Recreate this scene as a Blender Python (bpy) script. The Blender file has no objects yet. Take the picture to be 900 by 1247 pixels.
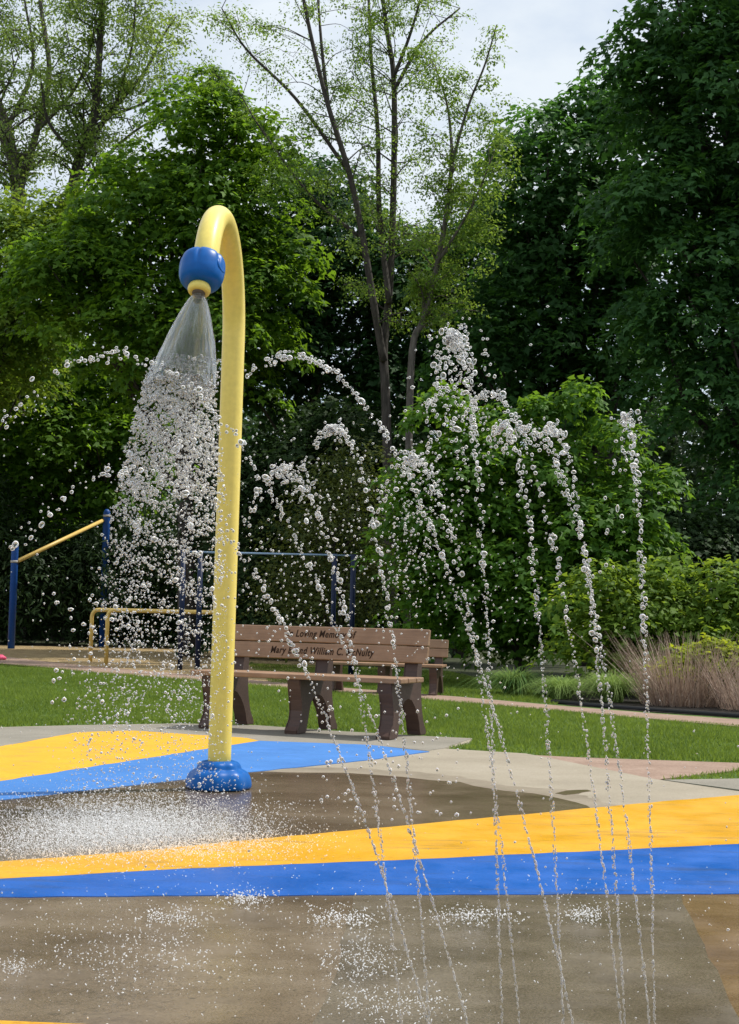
import bpy, bmesh, math, random
import numpy as np
from mathutils import Vector, Matrix

random.seed(7)
RNG = np.random.default_rng(11)
S = bpy.context.scene
COL = S.collection
R = math.radians

# ------------------------------------------------------------------ camera
CAM_H, F_PX, W_PX, H_PX = 0.9, 1800.0, 900.0, 1247.0
ROLL, PITCH = R(1.29), math.atan(126.5 / F_PX)
X0 = Vector((1, 0, 0)); FW = Vector((0, math.cos(PITCH), math.sin(PITCH))); U0 = Vector((0, -math.sin(PITCH), math.cos(PITCH)))
XC = X0 * math.cos(ROLL) + U0 * math.sin(ROLL)
YC = -X0 * math.sin(ROLL) + U0 * math.cos(ROLL)
CAMP = Vector((0, 0, CAM_H))
cam_d = bpy.data.cameras.new('camera'); cam = bpy.data.objects.new('camera', cam_d); COL.objects.link(cam)
cam_d.sensor_fit = 'VERTICAL'; cam_d.sensor_height = 24.0; cam_d.lens = F_PX / H_PX * 24.0
cam_d.clip_start = 0.05; cam_d.clip_end = 3000
M3 = Matrix((XC, YC, -FW)).transposed()
cam.matrix_world = Matrix.Translation(CAMP) @ M3.to_4x4()
S.camera = cam

def ray(px, py):
    return XC * (px - W_PX / 2) + YC * (H_PX / 2 - py) + FW * F_PX
def at(px, py, d):
    "point of the place seen at photo pixel px, py, d metres away along the ground"
    r = ray(px, py); return CAMP + r * (d / r.y)
def G(px, py, z=0.0):
    r = ray(px, py); return CAMP + r * ((z - CAM_H) / r.z)
def project(P):
    "N x 3 -> N x 2 photo pixels"
    P = np.asarray(P, float) - np.array(CAMP)
    x = P @ np.array(XC); y = P @ np.array(YC); f = P @ np.array(FW)
    return np.stack([W_PX / 2 + x / f * F_PX, H_PX / 2 - y / f * F_PX], 1)

# ------------------------------------------------------------------ materials
def mat(name):
    m = bpy.data.materials.new(name); m.use_nodes = True
    return m, m.node_tree.nodes, m.node_tree.links, m.node_tree.nodes['Principled BSDF']
def ramp(n, stops):
    r = n.new('ShaderNodeValToRGB'); e = r.color_ramp.elements
    while len(e) < len(stops): e.new(0.5)
    for k, (p, c) in enumerate(stops):
        e[k].position = p; e[k].color = (*c, 1) if len(c) == 3 else c
    return r
def noise(n, l, scale, detail=4, rough=0.6, vec=None, dist=0.0):
    t = n.new('ShaderNodeTexNoise'); t.inputs['Scale'].default_value = scale
    t.inputs['Detail'].default_value = detail; t.inputs['Roughness'].default_value = rough
    t.inputs['Distortion'].default_value = dist
    if vec: l.new(vec, t.inputs['Vector'])
    return t
def position(n):
    return n.new('ShaderNodeNewGeometry').outputs['Position']
def mixc(n, l, fac, a, b, mode='MIX'):
    m = n.new('ShaderNodeMix'); m.data_type = 'RGBA'; m.blend_type = mode
    for s, v in ((m.inputs[0], fac), (m.inputs[6], a), (m.inputs[7], b)):
        if isinstance(v, (int, float)): s.default_value = v
        elif isinstance(v, tuple): s.default_value = (*v, 1)
        else: l.new(v, s)
    return m.outputs[2]
def bump(n, l, h, strength, dist, to):
    b = n.new('ShaderNodeBump'); b.inputs['Strength'].default_value = strength; b.inputs['Distance'].default_value = dist
    l.new(h, b.inputs['Height']); l.new(b.outputs[0], to)
def mapped(n, l, vec, scale, rot=0):
    m = n.new('ShaderNodeMapping'); m.inputs['Scale'].default_value = scale; m.inputs['Rotation'].default_value = (0, 0, rot)
    l.new(vec, m.inputs['Vector']); return m.outputs[0]

def ground_mat(name, cols, scale, rough=(0.85, 0.95), bstr=0.4, bdist=0.01, speck=None, streak=None, spec=0.3):
    m, n, l, b = mat(name); p = position(n)
    t = noise(n, l, scale, 6, 0.65, p)
    c = ramp(n, [(0.3, cols[0]), (0.52, cols[1]), (0.72, cols[2])]); l.new(t.outputs[0], c.inputs[0])
    out = c.outputs[0]
    if streak:
        st = noise(n, l, 1.0, 5, 0.6, mapped(n, l, p, streak[0], streak[1]))
        sr = ramp(n, [(0.42, (1, 1, 1)), (0.62, streak[2])]); l.new(st.outputs[0], sr.inputs[0])
        out = mixc(n, l, 1.0, out, sr.outputs[0], 'MULTIPLY')
    if speck:
        ft = noise(n, l, speck[0], 3, 0.7, p)
        fr = ramp(n, [(0.35, speck[1]), (0.5, (1, 1, 1)), (0.68, speck[2])]); l.new(ft.outputs[0], fr.inputs[0])
        out = mixc(n, l, 1.0, out, fr.outputs[0], 'MULTIPLY')
    l.new(out, b.inputs['Base Color'])
    rt = noise(n, l, scale * 1.7, 5, 0.6, p)
    rr = n.new('ShaderNodeMapRange'); rr.inputs[1].default_value = 0.35; rr.inputs[2].default_value = 0.65
    rr.inputs[3].default_value = rough[0]; rr.inputs[4].default_value = rough[1]
    l.new(rt.outputs[0], rr.inputs[0]); l.new(rr.outputs[0], b.inputs['Roughness'])
    b.inputs['Specular IOR Level'].default_value = spec
    bt = noise(n, l, 90, 4, 0.7, p); bump(n, l, bt.outputs[0], bstr, bdist, b.inputs['Normal'])
    return m

def paint_mat(name, col, rough, var=0.12, wear=None, coat=0.0, scale=30):
    m, n, l, b = mat(name); p = n.new('ShaderNodeTexCoord').outputs['Object']
    t = noise(n, l, scale, 5, 0.6, p)
    lo = tuple(max(0, c * (1 - var)) for c in col); hi = tuple(min(1, c * (1 + var)) for c in col)
    c = ramp(n, [(0.3, lo), (0.7, hi)]); l.new(t.outputs[0], c.inputs[0]); out = c.outputs[0]
    if wear:
        w = noise(n, l, wear[0], 6, 0.7, p); wr = ramp(n, [(wear[1], (0, 0, 0)), (wear[1] + 0.08, (1, 1, 1))]); l.new(w.outputs[0], wr.inputs[0])
        out = mixc(n, l, wr.outputs[0], out, wear[2])
    l.new(out, b.inputs['Base Color']); b.inputs['Roughness'].default_value = rough
    b.inputs['Coat Weight'].default_value = coat; b.inputs['Specular IOR Level'].default_value = .25
    bump(n, l, t.outputs[0], 0.08, 0.002, b.inputs['Normal'])
    return m

def leaf_mat(name, dark, light, trans, tw=0.35, rough=0.6):
    m, n, l, b = mat(name)
    a = n.new('ShaderNodeAttribute'); a.attribute_name = 'tone'
    c = mixc(n, l, a.outputs['Fac'], dark, light)
    l.new(c, b.inputs['Base Color']); b.inputs['Roughness'].default_value = rough; b.inputs['Specular IOR Level'].default_value = 0.22
    t = n.new('ShaderNodeBsdfTranslucent'); l.new(mixc(n, l, a.outputs['Fac'], tuple(x * .7 for x in trans), trans), t.inputs['Color'])
    ms = n.new('ShaderNodeMixShader'); ms.inputs[0].default_value = tw
    l.new(b.outputs[0], ms.inputs[1]); l.new(t.outputs[0], ms.inputs[2]); l.new(ms.outputs[0], n['Material Output'].inputs['Surface'])
    return m

def bark_mat(name, a_, b_):
    m, n, l, b = mat(name); p = position(n)
    t = noise(n, l, 1.0, 6, 0.7, mapped(n, l, p, (22, 22, 4)))
    c = ramp(n, [(0.35, a_), (0.65, b_)]); l.new(t.outputs[0], c.inputs[0]); l.new(c.outputs[0], b.inputs['Base Color'])
    b.inputs['Roughness'].default_value = 0.9; bump(n, l, t.outputs[0], 0.8, 0.03, b.inputs['Normal'])
    return m

def water_mat(name, froth_rimlight, clear=.35, rim=(.25, .62), tint=(1, 1, 1)):
    "water drops: clear in the middle, with a white rim at grazing angles, painted in for refracted sky and glints"
    m, n, l, b = mat(name)
    b.inputs['Base Color'].default_value = (*tint, 1); b.inputs['Transmission Weight'].default_value = 1
    b.inputs['IOR'].default_value = 1.33; b.inputs['Roughness'].default_value = .01
    d = n.new('ShaderNodeBsdfPrincipled'); d.inputs['Base Color'].default_value = (.94, .975, 1.0, 1); d.inputs['Roughness'].default_value = .25
    d.inputs['Subsurface Weight'].default_value = 1.0; d.inputs['Subsurface Radius'].default_value = (1, 1, 1); d.inputs['Subsurface Scale'].default_value = .006
    lw = n.new('ShaderNodeLayerWeight'); lw.inputs['Blend'].default_value = .5
    mr = n.new('ShaderNodeMapRange'); mr.inputs[1].default_value = rim[0]; mr.inputs[2].default_value = rim[1]; mr.inputs[3].default_value = froth_rimlight[0]; mr.inputs[4].default_value = froth_rimlight[1]  # rim whitened by facing angle: sky and sun glints put into the colour
    l.new(lw.outputs['Facing'], mr.inputs[0])
    tr = n.new('ShaderNodeBsdfTransparent'); m1 = n.new('ShaderNodeMixShader'); m1.inputs[0].default_value = clear
    l.new(b.outputs[0], m1.inputs[1]); l.new(tr.outputs[0], m1.inputs[2])
    m2 = n.new('ShaderNodeMixShader'); l.new(mr.outputs[0], m2.inputs[0]); l.new(m1.outputs[0], m2.inputs[1]); l.new(d.outputs[0], m2.inputs[2])
    l.new(m2.outputs[0], n['Material Output'].inputs['Surface'])
    return m

M = {}
M['soil'] = ground_mat('soil', [(.02, .025, .01), (.035, .045, .015), (.06, .06, .03)], 1.5)
M['lawn_base'] = ground_mat('lawn_base', [(.04, .08, .01), (.065, .12, .016), (.10, .15, .03)], 5)
M['concrete'] = ground_mat('concrete', [(.255, .22, .165), (.31, .27, .205), (.35, .31, .245)], 1.3, (.8, .95), .25, .004, (130, (.8, .8, .78), (1.1, 1.1, 1.1)))
M['concrete_far'] = ground_mat('concrete_far', [(.20, .185, .15), (.245, .225, .185), (.285, .26, .215)], 2.3, (.8, .95), .25, .004, (130, (.75, .75, .75), (1.1, 1.1, 1.1)))
M['wet_back'] = ground_mat('wet_back', [(.125, .092, .06), (.18, .137, .092), (.225, .175, .122)], 1.4, (.04, .26), .3, .003, (150, (.7, .7, .7), (1.15, 1.15, 1.15)), ((.5, 3.5, 1), .15, (.72, .7, .66)), .5)
M['damp'] = ground_mat('damp', [(.19, .155, .11), (.245, .205, .15), (.285, .245, .185)], 2.2, (.45, .8), .25, .003, (150, (.8, .8, .8), (1.1, 1.1, 1.1)))
M['wet_front'] = ground_mat('wet_front', [(.125, .092, .058), (.19, .145, .096), (.24, .19, .13)], 1.8, (.10, .38), .35, .003, (170, (.65, .65, .65), (1.25, 1.25, 1.25)), ((2.2, 7, 1), .1, (.84, .82, .79)), .5)
M['wet_mid'] = ground_mat('wet_mid', [(.105, .083, .055), (.16, .13, .09), (.205, .17, .12)], 2.2, (.08, .36), .35, .003, (170, (.6, .6, .6), (1.3, 1.3, 1.3)), ((2.5, 6, 1), .4, (.84, .83, .8)), .5)
M['wet_right'] = ground_mat('wet_right', [(.14, .085, .035), (.20, .13, .06), (.24, .165, .085)], 1.8, (.2, .45), .3, .003, (170, (.65, .65, .65), (1.2, 1.2, 1.2)), ((.8, 5, 1), .2, (.7, .66, .6)), .5)
M['brick_path'] = ground_mat('brick_path', [(.23, .155, .115), (.295, .205, .155), (.35, .255, .20)], 4, (.8, .95), .4, .006, (60, (.75, .72, .7), (1.1, 1.1, 1.1)))
M['mulch'] = ground_mat('mulch', [(.24, .16, .075), (.38, .28, .14), (.48, .36, .2)], 2.5, (.85, .95), .8, .03, (35, (.6, .55, .5), (1.25, 1.25, 1.2)))
M['dark_mulch'] = ground_mat('dark_mulch', [(.012, .010, .009), (.03, .025, .021), (.09, .075, .06)], 9, (.85, .95), .9, .03, (40, (.4, .4, .4), (1.8, 1.7, 1.6)))

def pad_paint(name, cols, rough, stain, streak):
    m, n, l, b = mat(name); p = position(n)
    t = noise(n, l, 2.2, 6, .65, p); c = ramp(n, [(.3, cols[0]), (.7, cols[1])]); l.new(t.outputs[0], c.inputs[0])
    st = noise(n, l, 1.0, 6, .7, mapped(n, l, p, streak, -.1)); sr = ramp(n, [(.54, (0, 0, 0)), (.66, (1, 1, 1))]); l.new(st.outputs[0], sr.inputs[0])
    g = n.new('ShaderNodeMath'); g.operation = 'MULTIPLY'; g.inputs[1].default_value = .75; l.new(sr.outputs[0], g.inputs[0])
    out = mixc(n, l, g.outputs[0], c.outputs[0], stain)
    ft = noise(n, l, 140, 3, .7, p); fr = ramp(n, [(.32, (.72, .72, .72)), (.5, (1, 1, 1))]); l.new(ft.outputs[0], fr.inputs[0])
    l.new(mixc(n, l, 1.0, out, fr.outputs[0], 'MULTIPLY'), b.inputs['Base Color'])
    rt = noise(n, l, 3.5, 5, .6, p); rr = n.new('ShaderNodeMapRange'); rr.inputs[1].default_value = .35; rr.inputs[2].default_value = .65
    rr.inputs[3].default_value = rough[0]; rr.inputs[4].default_value = rough[1]; l.new(rt.outputs[0], rr.inputs[0]); l.new(rr.outputs[0], b.inputs['Roughness'])
    bt = noise(n, l, 90, 4, .7, p); bump(n, l, bt.outputs[0], .25, .003, b.inputs['Normal'])
    return m
M['pad_yellow'] = pad_paint('pad_yellow', [(.60, .295, .001), (.70, .36, .003)], (.35, .6), (.33, .19, .03), (1.5, 9, 1))
M['pad_yellow_far'] = pad_paint('pad_yellow_far', [(.62, .325, .002), (.70, .38, .005)], (.6, .85), (.45, .27, .05), (3, 7, 1))
M['pad_blue'] = pad_paint('pad_blue', [(.0, .08, .36), (.001, .105, .45)], (.3, .55), (.02, .07, .22), (1.5, 9, 1))
M['pad_blue_far'] = pad_paint('pad_blue_far', [(.028, .15, .44), (.04, .185, .50)], (.6, .85), (.05, .2, .6), (2, 8, 1))
M['grass'] = leaf_mat('grass', (.07, .13, .017), (.18, .25, .045), (.30, .41, .05), .4)
M['yellow_paint'] = paint_mat('yellow_paint', (.83, .68, .16), .40, .06, (40, .68, (.62, .42, .1)), .25)
M['rail_yellow'] = paint_mat('rail_yellow', (.72, .5, .15), .4, .08)
M['blue_gloss'] = paint_mat('blue_gloss', (.0, .10, .38), .36, .08, None, .0)
M['post_blue'] = paint_mat('post_blue', (.01, .065, .27), .45, .1)
M['post_navy'] = paint_mat('post_navy', (.005, .014, .05), .45, .1)
M['rail_blue'] = paint_mat('rail_blue', (.22, .32, .46), .4, .05)
M['collar'] = paint_mat('collar', (.45, .42, .38), .45, .1)
M['pink'] = paint_mat('pink', (.8, .12, .22), .5, .2)
M['nozzle_dark'] = paint_mat('nozzle_dark', (.12, .10, .08), .4, .1)
M['engraving'] = paint_mat('engraving', (.035, .018, .010), .8, .1)
M['edging'] = paint_mat('edging', (.012, .012, .013), .5, .1)
def plank_mat(name, a_, b_):
    m, n, l, b = mat(name); p = n.new('ShaderNodeTexCoord').outputs['Object']
    t = noise(n, l, 1.0, 6, .7, mapped(n, l, p, (3, 60, 60))); c = ramp(n, [(.3, a_), (.7, b_)]); l.new(t.outputs[0], c.inputs[0])
    t2 = noise(n, l, 6, 4, .6, p); r2 = ramp(n, [(.35, (.82, .8, .78)), (.6, (1, 1, 1))]); l.new(t2.outputs[0], r2.inputs[0])
    l.new(mixc(n, l, 1.0, c.outputs[0], r2.outputs[0], 'MULTIPLY'), b.inputs['Base Color']); b.inputs['Roughness'].default_value = .55
    bump(n, l, t.outputs[0], .25, .003, b.inputs['Normal']); return m
M['plank'] = plank_mat('plank', (.265, .155, .09), (.35, .215, .13))
M['bench_leg'] = plank_mat('bench_leg', (.055, .03, .023), (.10, .056, .044))
M['bark'] = bark_mat('bark', (.05, .042, .034), (.16, .14, .12))
M['bark_dark'] = bark_mat('bark_dark', (.025, .02, .017), (.08, .068, .058))
M['leaf_left'] = leaf_mat('leaf_left', (.036, .10, .009), (.12, .24, .02), (.26, .46, .025), .47)
M['leaf_pale'] = leaf_mat('leaf_pale', (.085, .155, .03), (.21, .31, .07), (.40, .54, .10), .52)
M['leaf_olive'] = leaf_mat('leaf_olive', (.07, .145, .02), (.17, .285, .045), (.33, .49, .06), .5)
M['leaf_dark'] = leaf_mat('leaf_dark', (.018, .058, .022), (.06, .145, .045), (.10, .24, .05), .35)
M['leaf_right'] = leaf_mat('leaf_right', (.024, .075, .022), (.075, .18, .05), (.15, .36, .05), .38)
M['leaf_shrub'] = leaf_mat('leaf_shrub', (.035, .105, .012), (.13, .265, .03), (.27, .48, .035), .44)
M['leaf_low'] = leaf_mat('leaf_low', (.06, .125, .015), (.17, .275, .03), (.34, .48, .04), .44)
M['leaf_gold'] = leaf_mat('leaf_gold', (.16, .22, .015), (.40, .46, .03), (.55, .62, .03), .46)
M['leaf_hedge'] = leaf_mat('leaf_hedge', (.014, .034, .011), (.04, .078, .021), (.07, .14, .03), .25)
M['leaf_brown'] = leaf_mat('leaf_brown', (.045, .065, .014), (.10, .13, .03), (.16, .2, .03), .34)
M['blade_tan'] = leaf_mat('blade_tan', (.25, .16, .125), (.60, .48, .39), (.40, .30, .22), .25, .7)
M['blade_green'] = leaf_mat('blade_green', (.07, .17, .045), (.26, .36, .10), (.36, .5, .12), .4)
M['water'] = water_mat('water', (.06, .95))
M['water_sheet'] = water_mat('water_sheet', (.04, .16), .25, (.3, .95), (.94, .97, .97))
M['water_foam'] = water_mat('water_foam', (.16, .95))
M['water_mist'] = water_mat('water_mist', (.75, .95))

# ------------------------------------------------------------------ object helpers
def tag(o, label=None, cat=None, group=None, kind=None):
    for k, v in (('label', label), ('category', cat), ('group', group), ('kind', kind)):
        if v: o[k] = v
    return o
def link(name, me, m=None, parent=None):
    o = bpy.data.objects.new(name, me); COL.objects.link(o)
    if m is not None: me.materials.append(m)
    if parent is not None: o.parent = parent
    return o
def empty(name, loc=(0, 0, 0), rz=0.0):
    o = bpy.data.objects.new(name, None); COL.objects.link(o); o.location = loc; o.rotation_euler = (0, 0, rz); o.empty_display_size = .1
    return o
def from_bm(name, bm, m, parent=None, smooth=False):
    bmesh.ops.recalc_face_normals(bm, faces=bm.faces[:])
    me = bpy.data.meshes.new(name); bm.to_mesh(me); bm.free()
    if smooth: me.polygons.foreach_set('use_smooth', [True] * len(me.polygons))
    return link(name, me, m, parent)
def np_mesh(name, V, loops, starts, m, parent=None, smooth=False, tone=None):
    me = bpy.data.meshes.new(name)
    V = np.asarray(V, np.float32); me.vertices.add(len(V)); me.vertices.foreach_set('co', V.ravel())
    me.loops.add(len(loops)); me.loops.foreach_set('vertex_index', np.asarray(loops, np.int32))
    me.polygons.add(len(starts)); me.polygons.foreach_set('loop_start', np.asarray(starts, np.int32))
    if smooth: me.polygons.foreach_set('use_smooth', np.ones(len(starts), bool))
    if tone is not None:
        a = me.attributes.new('tone', 'FLOAT', 'POINT'); a.data.foreach_set('value', np.asarray(tone, np.float32))
    me.update(calc_edges=True)
    return link(name, me, m, parent)
def sheet(name, pts, z, m, kind='structure', sub=0.0, wob=0.0, seed=0):
    "a flat ground sheet through ground points; sub > 0 subdivides its outline and wobbles it"
    k = 1 - z / CAM_H          # outlines were measured on z = 0; carry them to the sheet's own height
    P = [Vector((p.x * k, p.y * k, 0)) for p in pts]
    if sub:
        rg = random.Random(seed); Q = []
        for a, b in zip(P, P[1:] + P[:1]):
            k = max(1, min(200, int((b - a).length / sub)))
            for i in range(k):
                q = a.lerp(b, i / k); Q.append(q + Vector((rg.uniform(-wob, wob), rg.uniform(-wob, wob), 0)) if i else q)
        P = Q
    bm = bmesh.new(); top = [bm.verts.new((p.x, p.y, z)) for p in P]; low = [bm.verts.new((p.x, p.y, z - .012)) for p in P]
    f = bm.faces.new(top)
    for i in range(len(P)): j = (i + 1) % len(P); bm.faces.new((top[i], low[i], low[j], top[j]))
    bmesh.ops.triangulate(bm, faces=[f])
    bmesh.ops.recalc_face_normals(bm, faces=bm.faces[:])
    me = bpy.data.meshes.new(name); bm.to_mesh(me); bm.free()
    o = link(name, me, m); tag(o, kind=kind); return o
def tube_bm(bm, pts, radii, n=12, cap=True):
    pts = [Vector(p) for p in pts]; k = len(pts)
    if not hasattr(radii, '__len__'): radii = [radii] * k
    T = [(pts[min(i + 1, k - 1)] - pts[max(i - 1, 0)]).normalized() for i in range(k)]
    ref = Vector((1, 0, 0)) if abs(T[0].x) < .8 else Vector((0, 1, 0))
    u = (ref - T[0] * ref.dot(T[0])).normalized(); rings = []
    for i in range(k):
        u = (u - T[i] * u.dot(T[i])).normalized(); v = T[i].cross(u)
        rings.append([bm.verts.new(pts[i] + (u * math.cos(2 * math.pi * j / n) + v * math.sin(2 * math.pi * j / n)) * radii[i]) for j in range(n)])
    for i in range(k - 1):
        for j in range(n):
            bm.faces.new((rings[i][j], rings[i][(j + 1) % n], rings[i + 1][(j + 1) % n], rings[i + 1][j]))
    if cap: bm.faces.new(rings[0][::-1]); bm.faces.new(rings[-1])
def tube(name, pts, radii, m, parent=None, n=12):
    bm = bmesh.new(); tube_bm(bm, pts, radii, n); return from_bm(name, bm, m, parent, True)
def lathe(name, prof, m, parent=None, n=48, lobes=None, axis=None):
    "profile of (r, z); lobes(r, z, phi) may change the radius"
    bm = bmesh.new(); rings = []
    for r, z in prof:
        rings.append([bm.verts.new(((lobes(r, z, 2 * math.pi * j / n) if lobes else r) * math.cos(2 * math.pi * j / n),
                                    (lobes(r, z, 2 * math.pi * j / n) if lobes else r) * math.sin(2 * math.pi * j / n), z)) for j in range(n)])
    for a, b in zip(rings, rings[1:]):
        for j in range(n): bm.faces.new((a[j], a[(j + 1) % n], b[(j + 1) % n], b[j]))
    bm.faces.new(rings[0][::-1]); bm.faces.new(rings[-1])
    return from_bm(name, bm, m, parent, True)
def box_bm(bm, c, s, bevel=0.0):
    r = bmesh.ops.create_cube(bm, size=1.0); vs = r['verts']
    for v in vs: v.co = Vector((v.co.x * s[0] + c[0], v.co.y * s[1] + c[1], v.co.z * s[2] + c[2]))
    if bevel:
        es = list({e for v in vs for e in v.link_edges})
        bmesh.ops.bevel(bm, geom=es, offset=bevel, segments=3, affect='EDGES', profile=.5)
def spline(pts, k=6):
    P = [Vector(p) for p in pts]; Q = [P[0] * 2 - P[1]] + P + [P[-1] * 2 - P[-2]]; out = []
    for i in range(1, len(Q) - 2):
        a, b, c, d = Q[i - 1], Q[i], Q[i + 1], Q[i + 2]
        for j in range(k):
            t = j / k
            out.append(.5 * ((2 * b) + (c - a) * t + (2 * a - 5 * b + 4 * c - d) * t * t + (3 * b - a - 3 * c + d) * t ** 3))
    out.append(P[-1]); return out

# ------------------------------------------------------------------ ground
def gp(*px): return [G(*p) for p in px]
bm = bmesh.new(); bmesh.ops.create_grid(bm, x_segments=8, y_segments=8, size=400)
o = from_bm('ground', bm, M['soil']); o.location = (0, 200, -.012); tag(o, kind='structure')

lawn_px = [(-400, 897), (0, 888), (-400, 800)]
sheet('lawn', [Vector((-12, 8, 0)), Vector((12, 6, 0)), Vector((12, 18.5, 0)), Vector((4, 19.5, 0)), Vector((-14, 40, 0))], -.006, M['lawn_base'])
# playground mulch, far path, front brick path
sheet('mulch_ground', gp((-500, 774), (-500, 800), (0, 800), (110, 811), (240, 823), (330, 832), (420, 836), (400, 806), (262, 789), (0, 786)), .002, M['mulch'], sub=.5, wob=.05)
far_a = [(-500, 760), (0, 799), (60, 806), (120, 812), (250, 823), (400, 836), (560, 848.5), (690, 860), (800, 869), (900, 876), (1200, 900)]
far_b = [(1200, 912), (900, 884.5), (800, 876), (690, 866), (560, 855), (400, 842), (250, 829), (120, 819), (60, 813), (0, 808), (-500, 772)]
sheet('footpath', gp((-300, 775), *far_a[1:], *far_b[:-1], (-300, 786)), .006, M['brick_path'])
sheet('planting_bed', gp((640, 835), (690, 858), (800, 867), (900, 873.5), (1300, 905), (1300, 830), (900, 815), (700, 820)), .003, M['dark_mulch'], sub=.4, wob=.03)
sheet('brick_walk', gp((640, 919), (700, 922), (900, 929), (1300, 941), (1300, 946), (900, 938), (806, 948.5), (799, 951), (667, 924)), .003, M['brick_path'])
# splash pad slab: right and back edges as in the photograph, off to the left and under the camera elsewhere
pad = gp((-900, 905), (-300, 892), (0, 885.5), (95, 883), (220, 881), (310, 883), (409, 890), (522, 896.5), (575, 899), (571, 904), (541, 911.5), (640, 917.5), (667, 922.5), (799, 949), (900, 963.5), (1300, 1014))
pad += [Vector((4.2, 1.0, 0)), Vector((4.2, -6, 0)), Vector((-9, -6, 0)), Vector((-9, 8.9, 0))]
sheet('splash_pad', pad, .004, M['concrete'])
sheet('side_slab', gp((808, 949.5), (900, 948), (1300, 950), (1300, 1010), (900, 961.5)), .004, M['concrete_far'])
bench_pad = gp((-200, 890), (0, 886), (95, 883.3), (220, 881.3), (310, 883.3), (409, 890.3), (522, 896.8), (574, 899.2), (541, 911), (520, 914), (450, 907), (315, 902), (300, 898.5), (160, 889.5), (95, 891.5), (0, 909))
sheet('bench_slab', bench_pad, .0068, M['concrete_far'])
# painted bands, wet concrete
sheet('wet_floor', gp((-700, 1040), (0, 968), (150, 952), (290, 938), (350, 940.5), (420, 941), (450, 943), (490, 946), (525, 950), (560, 952), (577, 957), (615, 963), (650, 966), (685, 973), (715, 981), (722, 986), (800, 990), (800, 1020), (450, 1030), (300, 1045), (0, 1062), (-700, 1110)), .0065, M['wet_back'], sub=.12, wob=.012, seed=2)
sheet('damp_floor', gp((-700, 1030), (0, 962), (150, 948), (290, 936), (350, 934.5), (420, 935), (495, 939), (560, 945), (620, 957), (690, 961), (730, 975), (770, 986), (800, 992), (800, 1015), (0, 1055), (-700, 1100)), .0054, M['damp'], sub=.06, wob=.03, seed=12)
sheet('wet_patch', gp((676, 966), (690, 962.5), (715, 961.5), (720, 963), (705, 966), (688, 968)), .0065, M['wet_back'], sub=.05, wob=.012, seed=5)
sheet('painted_band', gp((-700, 1105), (0, 1049), (160, 1037), (300, 1023), (450, 1009), (600, 995), (760, 980), (900, 968), (1300, 930), (1300, 1000), (900, 1027.5), (650, 1039.5), (450, 1048.5), (225, 1057.5), (0, 1070), (-700, 1112)), .0092, M['pad_yellow'], sub=.09, wob=.007, seed=3)
sheet('painted_band', gp((-380, 1086), (0, 1062), (225, 1050), (450, 1042), (650, 1032), (900, 1020), (1300, 990), (1300, 1087), (900, 1088), (450, 1089.5), (0, 1092), (-380, 1093.5)), .0085, M['pad_blue'], sub=.09, wob=.007, seed=4)
sheet('painted_band', gp((-700, 985), (0, 909), (95, 891.5), (160, 889.5), (300, 898.5), (315, 902), (250, 912), (0, 951), (-700, 1058)), .0092, M['pad_yellow_far'], sub=.1, wob=.009, seed=6)
sheet('painted_band', gp((-700, 1030), (0, 940), (250, 904), (306, 900.5), (315, 902), (450, 907), (523, 915), (450, 925), (300, 940.5), (0, 974), (-700, 1060)), .0085, M['pad_blue_far'], sub=.1, wob=.009, seed=7)
fr_l = gp((-700, 1085), (0, 1078), (440, 1076)); fr_l2 = gp((440, 1180), (410, 1247), (340, 1420))
sheet('wet_floor', fr_l + fr_l2 + [Vector((-4, 1.6, 0)), Vector((-7, 4, 0))], .0062, M['wet_front'], sub=.15, wob=.008, seed=8)
sheet('wet_floor', gp((432, 1070), (818, 1070), (858, 1150), (900, 1240), (960, 1420), (300, 1420), (380, 1247), (412, 1180)), .0068, M['wet_mid'], sub=.15, wob=.01, seed=9)
sheet('wet_floor', gp((800, 1074), (900, 1074), (1300, 1070), (1300, 1420), (940, 1420), (885, 1240), (845, 1150)), .0062, M['wet_right'], sub=.15, wob=.01, seed=10)
sheet('painted_band', gp((-700, 1215), (0, 1242.5), (150, 1249), (500, 1290), (-700, 1300)), .012, M['pad_yellow'])
# planting bed edging strip
bm = bmesh.new(); tube_bm(bm, [p + Vector((0, 0, .012)) for p in gp((672, 856), (740, 862), (800, 866.5), (850, 870), (900, 873.5), (1100, 889))], .026, 8)
tag(from_bm('bed_edging', bm, M['edging'], None, True), 'long black plastic edging strip between planting bed and pink path', 'garden edging')

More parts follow.
